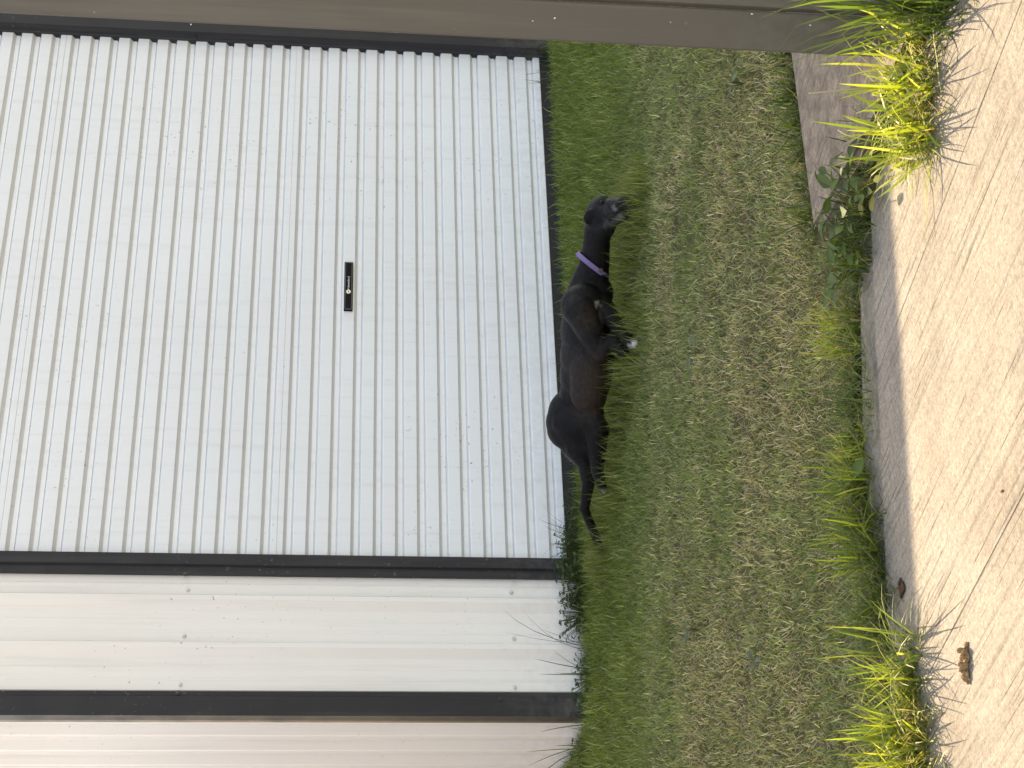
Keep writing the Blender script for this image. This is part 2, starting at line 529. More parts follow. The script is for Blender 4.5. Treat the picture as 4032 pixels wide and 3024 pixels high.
# left-hand rib slopes of the two full ribs in view start at these places
cladding('wall_panel', clad_prof(1.80, 2.24, 1.935), front, lambda a: roof_z(a) - .03, M['wall'])
cladding('wall_panel', clad_prof(4.70, SX1 - .02, 4.80), front, lambda a: roof_z(a) - .03, M['wall'])
cladding('gable_panel', sorted(set(clad_prof(2.24, 4.70, 1.935) + [(XC, 0.0)])), front, lambda a: roof_z(a) - .03, M['wall'], z0=DTOP + 0.0895)
side = lambda a, o: (SX0 - o + 0.004, a, SX0 - o + 0.0055, a)
cladding('side_wall', clad_prof(WY + 0.01, WY + SD, WY + 0.16), side, lambda a: EAVE - .03, M['wall'])
sider = lambda a, o: (SX1 + o, a, SX1 + o - .0015, a)
cladding('side_wall', clad_prof(WY + 0.05, WY + SD, WY + 0.16), sider, lambda a: EAVE - .03, M['wall'])
back = lambda a, o: (a, WY + SD + o, a, WY + SD + o - .0015)
cladding('back_wall', sorted(set(clad_prof(SX0, SX1, 1.9) + [(XC, 0.0)])), back, lambda a: roof_z(a) - .03, M['wall'])
fold('corner_trim', [(1.726 - .0, WY + 0.040), (SX0 - 0.027, WY + 0.034), (SX0 - 0.029, WY + 0.01), (SX0 - 0.026, WY - 0.030), (1.792, WY - 0.030), (1.795, WY - 0.024), (1.814, WY - 0.023), (1.815, WY - 0.001)], -0.06, EAVE - .02, M['trim'])
fold('corner_trim', [(SX1 - .06, WY - .024), (SX1 + .026, WY - .026), (SX1 + .027, WY + .08)], -0.06, EAVE - .02, M['trim'])
# roof
def roof_half(x0, x1):
    bm = bmesh.new()
    za, zb = EAVE + SLOPE * (x0 - SX0), EAVE + SLOPE * (x1 - SX0)
    if x0 >= XC: za, zb = EAVE + SLOPE * (SX1 - x0), EAVE + SLOPE * (SX1 - x1)
    v = [bm.verts.new(p) for p in ((x0, WY - .01, za), (x1, WY - .01, zb), (x1, WY + SD + .05, zb), (x0, WY + SD + .05, za))]
    u = [bm.verts.new((w.co.x, w.co.y, w.co.z - 0.03)) for w in v]
    bm.faces.new(v); bm.faces.new(u[::-1])
    for i in range(4): bm.faces.new((v[i], u[i], u[(i + 1) % 4], v[(i + 1) % 4]))
    bmesh.ops.recalc_face_normals(bm, faces=bm.faces[:])
    return from_bm('roof_sheet', bm, M['roof'], shed)
roof_half(SX0 - 0.035, XC); roof_half(XC + .0005, SX1 + 0.17)
box('gutter', SX0 - 0.036, SX0 + 0.003 - 0.030, WY + .10, WY + SD, EAVE - .12, EAVE - .045, M['trim'], shed)
box('shed_floor', SX0 + .02, SX1 - .02, WY + .03, WY + SD - .02, -0.1, -0.012, M['concrete_edge'], shed)

# screws
def on_wall(x, y, yy):
    d = ray(x, y)
    return Vector((0, 0, CAM_H)) + d * (yy / d.y)
bm = bmesh.new()
bmesh.ops.create_cone(bm, cap_ends=True, segments=6, radius1=0.0055, radius2=0.0045, depth=0.006, matrix=Matrix.Translation((0, -0.005, 0)) @ Matrix.Rotation(math.pi / 2, 4, 'X'))
bmesh.ops.create_cone(bm, cap_ends=True, segments=14, radius1=0.0085, radius2=0.0075, depth=0.0022, matrix=Matrix.Translation((0, -0.0012, 0)) @ Matrix.Rotation(math.pi / 2, 4, 'X'))
scr = bpy.data.meshes.new('screw'); bm.to_mesh(scr); bm.free()
scr_d = scr.copy()
scr.materials.append(M['screw_white']); scr_d.materials.append(M['screw_dark'])
def screw(px, py, me, yy):
    p = on_wall(px, py, yy)
    o = bpy.data.objects.new('screw', me); C.objects.link(o)
    o.parent = shed; o.matrix_parent_inverse = Matrix.Translation(-Vector(shed.location))
    o.location = p
for (px, py) in ((740, 2323), (725, 2505), (709, 2696), (2012, 2333), (2023, 2515), (2026, 2707)): screw(px, py, scr, WY)
for (px, py) in ((730, 2260), ): screw(px, py, scr_d, WY - .0205)
for (px, py) in ((700, 2729), ): screw(px, py, scr_d, WY - .0245)
for (px, py) in ((1400, 160), (770, 147), (2020, 2272), (1968, 2753)): screw(px, py, scr_d, WY - .03)

# ------------------------------------------------------------------ taupe post at the right of the place
post = empty('fence_post', (1.83, 1.99, 0))
tag(post, 'tall taupe steel post standing on the concrete footing', 'post')
def pl(v): return (v[0], v[1])
PA = G(3490, 224).to_2d()
pr = Vector((math.cos(math.radians(-26)), math.sin(math.radians(-26))))
pn = Vector((-pr.y, pr.x)) * -1          # towards the camera side
if pn.y > 0: pn = -pn
def PP(a, b): q = PA + pr * a + pn * b; return (q.x, q.y)
bm = bmesh.new()
sweep_plan(bm, [PP(0.030, -0.050), PP(0.024, -0.048), PP(0.016, -0.012), PP(0.001, -0.005), PP(0.0, -0.003), PP(0.002, 0.0), PP(0.062, 0.0), PP(0.064, -0.0015), PP(0.066, -0.009), PP(0.069, -0.010)], -0.05, 2.6, 0.0022)
def post_child(o):
    o.parent = post; o.matrix_parent_inverse = Matrix.Translation(-Vector(post.location)); return o
post_child(from_bm('post_channel', bm, M['post']))
bm = bmesh.new()
sweep_plan(bm, [PP(0.0695, -0.010), PP(0.074, -0.004), PP(0.15, -0.003), PP(0.155, -0.012), PP(0.155, -0.05)], -0.05, 2.6, 0.0022)
post_child(from_bm('cover_strip', bm, M['post']))
def dropping(px, py, r):
    d = ray(px, py)
    n3 = Vector((pn.x, pn.y, 0)); o3 = Vector((*PP(0, 0), 0))
    t = (o3 - Vector((0, 0, CAM_H))).dot(n3) / d.dot(n3)
    p = Vector((0, 0, CAM_H)) + d * t + n3 * 0.0005
    bm = bmesh.new()
    bmesh.ops.create_icosphere(bm, subdivisions=1, radius=r)
    for v in bm.verts:
        v.co = v.co * random.uniform(0.6, 1.3); v.co = Vector((v.co.x, v.co.y * 0.5, v.co.z * 1.2)) + p
    post_child(from_bm('bird_dropping', bm, M['dropping']))
for q in ((2097, 83, .0018), (2184, 72, .0016), (752, 96, .0014), (2640, 88, .001), (3190, 100, .0016), (2960, 55, .0016)): dropping(*q)

# ------------------------------------------------------------------ added fence out of view: blocks horizon glow, warms the side wall
reflector = empty('bounce_reflector', (-1.35, 2.6, 0))
tag(reflector, 'added unseen cream ribbed steel fence facing the shed side wall', 'reflector')
def reflector_child(o):
    o.parent = reflector; o.matrix_parent_inverse = Matrix.Translation(-Vector(reflector.location)); return o
fx0 = 2.6
for i in range(3):
    bm = bmesh.new()
    prof_f = []
    yy = fx0 + i * 2.4 + 0.03
    while yy < fx0 + (i + 1) * 2.4 - 0.04:
        prof_f += [(-1.35, yy), (-1.35, yy + .06), (-1.318, yy + .075), (-1.318, yy + .135)]
        yy += .15
    sweep_plan(bm, prof_f, 0.05, 1.75, 0.001)
    reflector_child(from_bm('reflector_panel', bm, M['reflector']))
for i in range(4):
    reflector_child(box('post', -1.37, -1.30, fx0 + i * 2.4 - .028, fx0 + i * 2.4 + .028, -.05, 1.8, M['reflector'], None, .004))
reflector_child(box('top_rail', -1.365, -1.305, fx0 + .03, fx0 + 7.17, 1.751, 1.80, M['reflector'], None, .004))

# ------------------------------------------------------------------ dog
A2 = G(2480, 800); B2 = G(2375, 2180)
da = (A2 - B2); da.z = 0; da.normalize()
db = Vector((da.y, -da.x, 0))
if db.y > 0: db = -db
DO = (A2 + B2) / 2
def DP(x, y, b=0.0):
    d = ray(x, y)
    c0 = Vector((0, 0, CAM_H))
    t = (DO + db * b - c0).dot(db) / d.dot(db)
    return c0 + d * t
DM = Matrix((da, db, Vector((0, 0, 1)))).transposed()
PRIM = []            # footprint circles
dbm = bmesh.new()
def ball(p, ra, rb=None, rc=None, rot=None):
    rb = rb or ra; rc = rc or ra
    m = Matrix.Translation(p) @ (DM.to_4x4() if rot is None else rot) @ Matrix.Diagonal((ra, rb, rc, 1))
    bmesh.ops.create_icosphere(dbm, subdivisions=3, radius=1, matrix=m)
    PRIM.append((p.x, p.y, min(ra, rb), p.z, rc))
def limb(pts):
    """tapered run of balls through (point, radius)"""
    for (p, r), (q, s) in zip(pts, pts[1:]):
        L = (q - p).length
        n = max(2, int(L / (min(r, s) * 0.45)))
        for i in range(n + 1):
            t = i / n
            rr = r + (s - r) * t
            c = p.lerp(q, t)
            bmesh.ops.create_icosphere(dbm, subdivisions=2, radius=rr, matrix=Matrix.Translation(c))
            PRIM.append((c.x, c.y, rr, c.z, rr))
# torso: (px, py, half length, half depth, half height)
def tor(x, y, ra, rb, rc, b=0.0): ball(DP(x, y, b), ra, rb, rc)
tor(2305, 1215, 0.085, 0.085, 0.076)
tor(2312, 1300, 0.11, 0.100, 0.083)
tor(2313, 1400, 0.11, 0.105, 0.086)
tor(2308, 1475, 0.11, 0.095, 0.083)
tor(2297, 1550, 0.08, 0.070, 0.076)
tor(2268, 1630, 0.088, 0.080, 0.090, -0.02)
tor(2259, 1662, 0.082, 0.080, 0.089, -0.02)
tor(2258, 1692, 0.070, 0.080, 0.085, -0.02)
tor(2295, 1752, 0.060, 0.070, 0.072, 0.0)
# belly bulging towards the camera, haunch behind it
tor(2322, 1470, 0.095, 0.055, 0.062, 0.075)
tor(2318, 1545, 0.070, 0.055, 0.058, 0.085)
tor(2283, 1672, 0.088, 0.060, 0.080, 0.022)
limb([(DP(2250, 1660, 0.0), 0.072), (DP(2325, 1640, 0.085), 0.040)])
limb([(DP(2290, 1760, 0.03), 0.056), (DP(2312, 1820, 0.03), 0.036), (DP(2316, 1900, 0.03), 0.023), (DP(2305, 1985, 0.03), 0.0165), (DP(2300, 2003, 0.03), 0.0175)])
limb([(DP(2300, 2003, 0.03), 0.0165), (DP(2330, 2075, 0.03), 0.0155), (DP(2355, 2135, 0.03), 0.016)])
for k_ in (-1, 0, 1):
    limb([(DP(2356, 2135, 0.03 + 0.010 * k_), 0.013), (DP(2372 + 2 * k_, 2180 - 3 * abs(k_), 0.03 + 0.014 * k_), 0.011)])
limb([(DP(2300, 2000, 0.03), 0.014), (DP(2293, 2006, 0.03), 0.012)])
# the other hind leg, folded under
limb([(DP(2345, 1690, 0.08), 0.045), (DP(2350, 1780, 0.10), 0.03), (DP(2352, 1860, 0.10), 0.020), (DP(2368, 1905, 0.11), 0.019)])
for k_ in (-1, 0, 1):
    limb([(DP(2368, 1905, 0.11 + 0.012 * k_), 0.013), (DP(2380 + 4 * k_, 1938 - 4 * abs(k_), 0.115 + 0.013 * k_), 0.011)])
limb([(DP(2335, 1630, 0.10), 0.032), (DP(2360, 1690, 0.11), 0.03)])
# shoulder, upper arm, the two forelegs
tor(2296, 1205, 0.070, 0.05, 0.070, 0.070)
limb([(DP(2285, 1215, 0.085), 0.056), (DP(2330, 1320, 0.115), 0.043), (DP(2362, 1388, 0.125), 0.033)])
tor(2350, 1155, 0.055, 0.055, 0.052, 0.02)
limb([(DP(2362, 1390, 0.125), 0.030), (DP(2408, 1338, 0.165), 0.022), (DP(2432, 1365, 0.19), 0.019), (DP(2455, 1388, 0.21), 0.019)])
limb([(DP(2345, 1180, 0.05), 0.045), (DP(2385, 1225, 0.09), 0.034), (DP(2430, 1285, 0.16), 0.022), (DP(2462, 1325, 0.22), 0.018), (DP(2478, 1345, 0.245), 0.020)])
for k_, (ox, oy) in enumerate(((0, 8), (6, 2), (14, -6), (8, 12))):
    limb([(DP(2478 + ox * .4, 1345 + oy * .4, 0.245), 0.012), (DP(2493 + ox, 1352 + oy, 0.265), 0.0095)])
# neck
limb([(DP(2312, 1185, 0.0), 0.074), (DP(2322, 1120, 0.005), 0.062), (DP(2340, 1040, 0.01), 0.049), (DP(2348, 965, 0.015), 0.044), (DP(2352, 905, 0.02), 0.043)])
# head: skull, cheek, jaw, muzzle, brow
ball(DP(2358, 838, 0.03), 0.046, 0.042, 0.038)
ball(DP(2372, 815, 0.045), 0.035, 0.036, 0.034)
ball(DP(2382, 872, 0.035), 0.043, 0.036, 0.038)
ball(DP(2368, 900, 0.03), 0.036, 0.036, 0.042)
limb([(DP(2390, 830, 0.05), 0.036), (DP(2422, 812, 0.08), 0.031), (DP(2452, 806, 0.11), 0.027), (DP(2478, 806, 0.125), 0.0225)])
limb([(DP(2400, 872, 0.05), 0.025), (DP(2432, 856, 0.085), 0.022), (DP(2464, 842, 0.112), 0.018)])
# rose ear folded back
for (x, y, b, ra, rb, rc) in ((2326, 842, 0.06, 0.016, 0.009, 0.018), (2315, 856, 0.055, 0.017, 0.007, 0.016), (2312, 868, 0.048, 0.014, 0.006, 0.011), (2328, 835, -0.02, 0.02, 0.009, 0.017)):
    ball(DP(x, y, b), ra, rb, rc)
tmp = bpy.data.meshes.new('dog_raw'); dbm.to_mesh(tmp); dbm.free()
tmo = bpy.data.objects.new('dog_raw', tmp); C.objects.link(tmo)
m = tmo.modifiers.new('r', 'REMESH'); m.mode = 'VOXEL'; m.voxel_size = 0.0036
m = tmo.modifiers.new('s', 'SMOOTH'); m.factor = 0.5; m.iterations = 13
dg = bpy.context.evaluated_depsgraph_get()
dme = bpy.data.meshes.new_from_object(tmo.evaluated_get(dg))
dme.name = 'body'
bpy.data.objects.remove(tmo); bpy.data.meshes.remove(tmp)
nv = len(dme.vertices)
co = np.empty(nv * 3); dme.vertices.foreach_get('co', co); co = co.reshape(-1, 3)
colr = np.tile(np.array([0.0036, 0.0030, 0.0034]), (nv, 1))
def patch(p, r, c, soft=0.4, amt=1.0, sq=(1, 1, 1)):
    d = np.sqrt((((co - np.array(p)) / np.array(sq)) ** 2).sum(1)) / r
    nz = np.array([noise.noise((v[0] * 90, v[1] * 90, v[2] * 90)) for v in co[d < 1.8]])
    k = np.zeros(nv)
    k[d < 1.8] = np.clip((1.0 - d[d < 1.8] + 0.35 * nz) / soft, 0, 1) * amt
    colr[:] = colr * (1 - k[:, None]) + np.array(c) * k[:, None]
patch(DP(2240, 1380, 0.05), 0.17, (0.0085, 0.0080, 0.0092), 0.9, 0.9)
patch(DP(2380, 850, 0.06), 0.085, (0.0105, 0.0105, 0.0125), 0.7, 0.9)
patch(DP(2290, 1230, 0.12), 0.09, (0.0080, 0.0072, 0.0078), 0.9, 0.9)
patch(DP(2345, 1470, 0.12), 0.12, (0.030, 0.020, 0.015), 0.9, 0.9)
patch(DP(2330, 1560, 0.10), 0.10, (0.034, 0.022, 0.017), 0.9, 0.9)
patch(DP(2318, 1250, 0.12), 0.06, (0.030, 0.020, 0.014), 0.9, 0.8)
patch(DP(2420, 822, 0.115), 0.016, (0.26, 0.26, 0.29), 1.2, 0.7)
patch(DP(2442, 853, 0.115), 0.020, (0.22, 0.21, 0.19), 1.2, 0.65)
patch(DP(2405, 885, 0.09), 0.035, (0.10, 0.095, 0.085), 1.0, 0.6)
patch(DP(2395, 820, 0.08), 0.03, (0.05, 0.05, 0.055), 1.0, 0.6)
patch(DP(2359, 1197, 0.125), 0.022, (0.55, 0.49, 0.43), 0.8, 0.9, (1.0, 1.0, 0.7))
patch(DP(2488, 1362, 0.26), 0.017, (0.34, 0.33, 0.32), 0.6, 0.85)
patch(DP(2498, 1352, 0.27), 0.015, (0.50, 0.49, 0.48), 0.6, 0.9)
patch(DP(2376, 1934, 0.13), 0.014, (0.34, 0.33, 0.32), 0.8, 0.8)
for q in np.linspace(0, 1, 12):
    patch(DP(2398 + 52 * q, 868 - 46 * q, 0.085 + 0.05 * q), 0.0075, (0.008, 0.006, 0.006), 0.5, 1.0)
at = dme.attributes.new('col', 'FLOAT_COLOR', 'POINT')
at.data.foreach_set('color', np.concatenate([colr, np.ones((nv, 1))], 1).ravel())
t = NT('dog_coat')
a = t.new('ShaderNodeAttribute', attribute_name='col')
p = t.pos()
hp = t.pos(rot=(0, 0, -math.atan2(da.y, da.x)))
hm = t.new('ShaderNodeMapping'); hm.inputs['Scale'].default_value = (70, 420, 420); t.l.new(hp, hm.inputs[0])
strand = t.noise(1.0, 4, 0.7, hm.outputs[0], 0.6)
hair = t.ramp(strand, [(0.3, 0.45), (0.7, 1.7)])
rv = t.ramp(t.noise(14, 3, 0.6, p), [(0.35, 0.34), (0.65, 0.55)])
t.set(t.mix(1.0, a.outputs['Color'], hair, 'MULTIPLY'), rv, 0.15)
t.b.inputs['Sheen Weight'].default_value = 0.0
t.b.inputs['Sheen Roughness'].default_value = 0.4
t.bump(strand, 0.7, 0.004)
dog = empty('dog', DO)
tag(dog, 'black dog with purple collar and white toes lying in the grass before the shed', 'dog')
def dog_child(o):
    o.parent = dog; o.matrix_parent_inverse = Matrix.Translation(-DO); return o
dme.materials.clear(); dme.materials.append(t.m)
body = dog_child(link('body', dme, t.m, None, True))
# collar: a flat band round the neck
c1, c2 = DP(2293, 1008, 0.01), DP(2368, 1066, 0.02)
cc = (DP(2322, 1120, 0.005) * 0.62 + DP(2345, 965, 0.015) * 0.38)
cc = DP(2331, 1041, 0.01)
axn = (DP(2352, 905, 0.02) - DP(2312, 1185, 0.0)).normalized()
vdir = (c1 - c2); vdir = vdir.normalized()
axc = vdir.cross(db).normalized()
if axc.dot(da) < 0: axc = -axc
side_v = axc.cross(vdir).normalized()
bm = bmesh.new()
rings = []
for i in range(40):
    th = 2 * math.pi * i / 40
    dirv = vdir * math.cos(th) * 0.0560 + side_v * math.sin(th) * 0.0515
    dn = dirv.normalized()
    ring = []
    for (w, r) in ((-.0074, 0), (-.0074, .0022), (.0074, .0022), (.0074, 0)):
        ring.append(bm.verts.new(cc + dirv + dn * r + axc * w))
    rings.append(ring)
for i in range(40):
    r, s = rings[i], rings[(i + 1) % 40]
    for j in range(4): bm.faces.new((r[j], r[(j + 1) % 4], s[(j + 1) % 4], s[j]))
bmesh.ops.recalc_face_normals(bm, faces=bm.faces[:])
collar = dog_child(from_bm('collar', bm, M['collar'], None, True))
bm = bmesh.new()
bmesh.ops.create_cube(bm, size=1, matrix=Matrix.Translation(DP(2365, 1064, 0.062)) @ DM.to_4x4() @ Matrix.Diagonal((0.012, 0.006, 0.012, 1)))
bmesh.ops.bevel(bm, geom=bm.edges[:], offset=0.0015, segments=2, affect='EDGES')
dog_child(from_bm('collar_buckle', bm, M['buckle']))
t = NT('wet_black'); t.set(t.ramp(t.noise(200, 2, .5, t.pos()), [(.3, (.005, .004, .004)), (.7, (.010, .009, .009))]), 0.45, 0.2)
M['wet'] = t.m
for nm, q, r in (('eye', DP(2370, 796, 0.076), 0.0065), ('nose', DP(2486, 803, 0.132), 0.012)):
    bm = bmesh.new()
    bmesh.ops.create_icosphere(bm, subdivisions=3, radius=r, matrix=Matrix.Translation(q) @ Matrix.Diagonal((1, 1, 0.85, 1)))
    dog_child(from_bm(nm, bm, M['wet'], None, True))

# ------------------------------------------------------------------ lawn grass
NZ = 64
def vnoise(x, y, scale, seed):
    """smooth value noise in numpy"""
    r = np.random.default_rng(seed).random((256, 256))
    u = x * scale + 100; v = y * scale + 100
    i = np.floor(u).astype(int); j = np.floor(v).astype(int)
    fu = u - i; fv = v - j
    fu = fu * fu * (3 - 2 * fu); fv = fv * fv * (3 - 2 * fv)
    i &= 255; j &= 255; i1 = (i + 1) & 255; j1 = (j + 1) & 255
    return (r[i, j] * (1 - fu) * (1 - fv) + r[i1, j] * fu * (1 - fv) + r[i, j1] * (1 - fu) * fv + r[i1, j1] * fu * fv)
def fbm(x, y, s, seed): return 0.55 * vnoise(x, y, s, seed) + 0.3 * vnoise(x, y, s * 2.3, seed + 1) + 0.15 * vnoise(x, y, s * 5.1, seed + 2)

def strips(root, dirh, lean, length, width, bend, col, root_shade, segs=3, side=None):
    """numpy blades. root (n,3); dirh heading angle; lean at base, bend adds along the blade"""
    n = len(root)
    hd = np.stack([np.cos(dirh), np.sin(dirh), np.zeros(n)], 1)
    ang = np.random.default_rng(5).uniform(-0.9, 0.9, n) + (dirh + math.pi / 2)
    wv = np.stack([np.cos(ang), np.sin(ang), np.zeros(n)], 1)
    pts = [root]
    a = lean.copy(); p = root
    kr = np.random.default_rng(n + segs)
    for s in range(segs):
        if segs >= 5: a = a + np.where(kr.random(n) < 0.10, kr.uniform(-0.7, 0.9, n), kr.normal(0, 0.07, n))
        stepv = hd * np.sin(a)[:, None] + np.array([0, 0, 1.0]) * np.cos(a)[:, None]
        p = p + stepv * (length / segs)[:, None]
        pts.append(p)
        a = a + bend / segs
    V = []; cols = []
    for s in range(segs):
        f = s / segs
        w = width * (1 - 0.25 * f - 0.35 * f * f) * 0.5
        V.append(pts[s] - wv * w[:, None]); V.append(pts[s] + wv * w[:, None])
        cc = col * (0.72 + 0.28 * min(1, f * 1.6)) if root_shade else col  # shade at the blade root put into the colour
        cols += [cc, cc]
    V.append(pts[segs]); cols.append(col * 1.05)
    k = 2 * segs + 1
    verts = np.stack(V, 1).reshape(-1, 3); colsa = np.stack(cols, 1).reshape(-1, 3)
    base = (np.arange(n) * k)[:, None]
    tris = []
    for s in range(segs - 1):
        b = 2 * s
        tris += [[b, b + 1, b + 3], [b, b + 3, b + 2]]
    b = 2 * (segs - 1)
    tris.append([b, b + 1, b + 2])
    T = (base[:, :, None] + np.array(tris)[None]).reshape(-1, 3)
    return verts, colsa, T
def mesh_np(name, verts, cols, tris, mat):
    me = bpy.data.meshes.new(name)
    me.vertices.add(len(verts)); me.vertices.foreach_set('co', verts.astype(np.float32).ravel())
    nt = len(tris)
    me.loops.add(nt * 3); me.loops.foreach_set('vertex_index', tris.astype(np.int32).ravel())
    me.polygons.add(nt); me.polygons.foreach_set('loop_start', np.arange(0, nt * 3, 3, dtype=np.int32))
    me.update(calc_edges=True)
    at = me.attributes.new('col', 'FLOAT_COLOR', 'POINT')
    at.data.foreach_set('color', np.concatenate([cols, np.ones((len(cols), 1))], 1).astype(np.float32).ravel())
    me.materials.append(mat)
    return me

N = 820000
X = rng.uniform(-0.2, 5.8, N); Y = rng.uniform(2.0, 6.3, N)
inside = (X > 0.10 + 0.36 * (Y - 2.3)) & (X < 2.55 + 0.93 * (Y - 2.3) + 0.2)
bare = np.clip(np.minimum((X - 1.10) / 0.08, (1.52 - X) / 0.06), 0, 1)      # here the slab margin lies bare
ok = inside & (Y > edge_y(X) + 0.03 + 0.075 * bare + 0.03 * vnoise(X, Y, 14, 77))
ok &= ~((X > 1.70) & (Y < 2.425 + 0.03 * vnoise(X, Y, 9, 78)))
ok &= ~((X > SX0 - 0.04) & (Y > WY - 0.055))
ok &= ~((X > DX0) & (X < DX1) & (Y > WY - 0.10 - 0.03 * vnoise(X, Y, 11, 79)))
X, Y = X[ok], Y[ok]
PR = np.array(PRIM)
keep = np.ones(len(X), bool)
for (px, py, r, z, rc) in PR:
    if z - rc < 0.07:
        keep &= ((X - px) ** 2 + (Y - py) ** 2) > (r * 0.92) ** 2
X, Y = X[keep], Y[keep]
bl = 3.62 + 0.0 * X + 0.30 * (fbm(X, Y, 2.2, 11) - 0.5) + 0.22 * np.clip(2.6 - X, -1, 1.2)
lush = np.clip((Y - bl) / 0.95 + 0.5 * (fbm(X, Y, 6, 13) - 0.5), 0, 1)
dry = np.clip((fbm(X, Y, 3.0, 21) - 0.40) * 3.2, 0, 1) * (1 - 0.85 * lush)
nearedge = np.clip(1 - (Y - edge_y(X)) / 0.35, 0, 1)
gap = rng.random(len(X)) < np.clip(1.9 * vnoise(X, Y, 48, 71) * (0.45 + vnoise(X, Y, 13, 72)) + 0.10 + 0.4 * lush, 0, 1)
X, Y, lush, dry = X[gap], Y[gap], lush[gap], dry[gap]
z = np.array([ground_h(a, b) for a, b in zip(X, Y)])
n = len(X)
u = rng.random(n)
straw = u < (0.17 + 0.45 * dry) * (1 - 0.75 * lush)
L = np.where(straw, rng.uniform(0.010, 0.027, n), rng.uniform(0.012, 0.030, n) + lush * rng.uniform(0.018, 0.052, n))
L *= np.where(rng.random(n) < 0.05, 1.5, 1.0)
# grazing edge of the longer grass round the dog
Wd = np.where(straw, rng.uniform(0.0013, 0.0026, n), rng.uniform(0.0016, 0.0029, n)) * (1 + 0.25 * lush)
lean = np.where(straw, rng.uniform(0.5, 1.45, n), np.abs(rng.normal(0.5, 0.38, n)))
bend = np.where(straw, rng.uniform(-1.2, 1.6, n), rng.uniform(0.1, 1.6, n))
hd = rng.uniform(0, 2 * math.pi, n)
g1 = np.array([0.105, 0.143, 0.050]); g2 = np.array([0.190, 0.220, 0.098]); g3 = np.array([0.098, 0.130, 0.030]); g4 = np.array([0.115, 0.145, 0.080])
mixv = np.clip(fbm(X, Y, 5, 31) * 1.2 - 0.1 + rng.normal(0, 0.22, n), 0, 1)[:, None]
col = g1 * (1 - mixv) + g2 * mixv
col = col * (1 - lush[:, None]) + (g3 * (0.75 + 0.5 * rng.random(n))[:, None]) * lush[:, None]
blue = np.clip((fbm(X, Y, 2.4, 51) - 0.60) * 6, 0, 1)[:, None] * (1 - lush[:, None])
col = col * (1 - 0.6 * blue) + g4 * 0.6 * blue
s1 = np.array([0.36, 0.31, 0.195]); s2 = np.array([0.25, 0.195, 0.12]); s3 = np.array([0.58, 0.50, 0.33])
r3 = rng.random(n)[:, None]
scol = np.where(r3 < 0.55, s1, np.where(r3 < 0.94, s2, s3))
col = np.where(straw[:, None], scol, col)
pale = (rng.random(n) < 0.07 + 0.10 * lush)[:, None] & ~straw[:, None]
col = np.where(pale, np.array([0.26, 0.28, 0.13]), col)
shade_v = rng.uniform(0.80, 1.72, n) * (0.86 + 0.5 * fbm(X, Y, 9, 61))
col = col * shade_v[:, None]
root = np.stack([X, Y, z - 0.003 + np.where(straw, rng.uniform(0, 0.014, n), 0)], 1)
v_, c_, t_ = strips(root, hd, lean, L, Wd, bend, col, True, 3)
lawn = link('lawn_grass', mesh_np('lawn_grass', v_, c_, t_, M['blade']))
tag(lawn, 'mown mottled green and straw lawn grass between driveway and shed', 'grass', kind='stuff')

# uncut blades standing along the dog's near side
fx, fy = [], []
r_ = np.random.default_rng(90)
cand = r_.uniform(0, 1, (60000, 2))
cx = DO.x + (cand[:, 0] - .5) * 1.5; cy = DO.y + (cand[:, 1] - .5) * 1.4
dmin = np.full(len(cx), 9.0)
for (px, py, r, zz, rc) in PR:
    if zz - rc < 0.07: dmin = np.minimum(dmin, np.sqrt((cx - px) ** 2 + (cy - py) ** 2) - r)
nearside = (cx - DO.x) * db.x + (cy - DO.y) * db.y > -0.05
sel = (dmin > -0.004) & (dmin < 0.13) & nearside & (r_.random(len(cx)) < 0.6 * np.clip(1 - dmin / 0.13, 0, 1))
pw = G(2500, 1362); pw = pw - Vector((0.5, 0.866, 0)) * 0.035
sel &= ((cx - pw.x) ** 2 + (cy - pw.y) ** 2) > 0.055 ** 2
cx, cy = cx[sel], cy[sel]; m_ = len(cx)
zz = np.array([ground_h(a, b) for a, b in zip(cx, cy)])
cl = np.where(r_.random(m_)[:, None] < .25, np.array([0.30, 0.31, 0.14]), np.array([0.165, 0.195, 0.058])) * r_.uniform(0.55, 1.3, m_)[:, None]
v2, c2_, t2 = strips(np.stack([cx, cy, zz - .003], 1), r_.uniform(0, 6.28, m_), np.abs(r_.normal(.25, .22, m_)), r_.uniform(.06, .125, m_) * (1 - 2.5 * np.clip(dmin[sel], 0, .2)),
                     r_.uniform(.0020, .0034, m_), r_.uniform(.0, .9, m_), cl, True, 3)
o = link('uncut_grass', mesh_np('uncut_grass', v2, c2_, t2, M['blade']))
tag(o, 'longer green grass blades standing up around the lying dog', 'grass', kind='stuff')

# ------------------------------------------------------------------ tufts, runners and weeds
def tuft_mesh(roots, nper, Lr, Wr, lean, bend, cols, heading=None, hspread=math.pi, segs=5, seed=0):
    r = np.random.default_rng(seed)
    P = []
    for (x, y, z) in roots: P += [(x, y, z)] * nper
    P = np.array(P, float); n = len(P)
    P[:, 0] += r.normal(0, 0.008, n); P[:, 1] += r.normal(0, 0.008, n)
    hd = r.uniform(-1, 1, n) * hspread + (heading if heading is not None else 0)
    cl = np.array(cols)[r.integers(0, len(cols), n)] * r.uniform(0.75, 1.25, n)[:, None]
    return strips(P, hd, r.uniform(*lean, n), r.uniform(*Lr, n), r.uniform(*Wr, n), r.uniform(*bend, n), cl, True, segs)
YG = [(0.27, 0.31, 0.045), (0.20, 0.26, 0.045), (0.34, 0.34, 0.09)]
DG = [(0.05, 0.085, 0.022), (0.07, 0.11, 0.03), (0.04, 0.07, 0.025)]
MG = [(0.09, 0.14, 0.03), (0.12, 0.17, 0.045), (0.10, 0.13, 0.05)]
ST = [(0.36, 0.28, 0.15), (0.28, 0.2, 0.11), (0.45, 0.38, 0.24)]
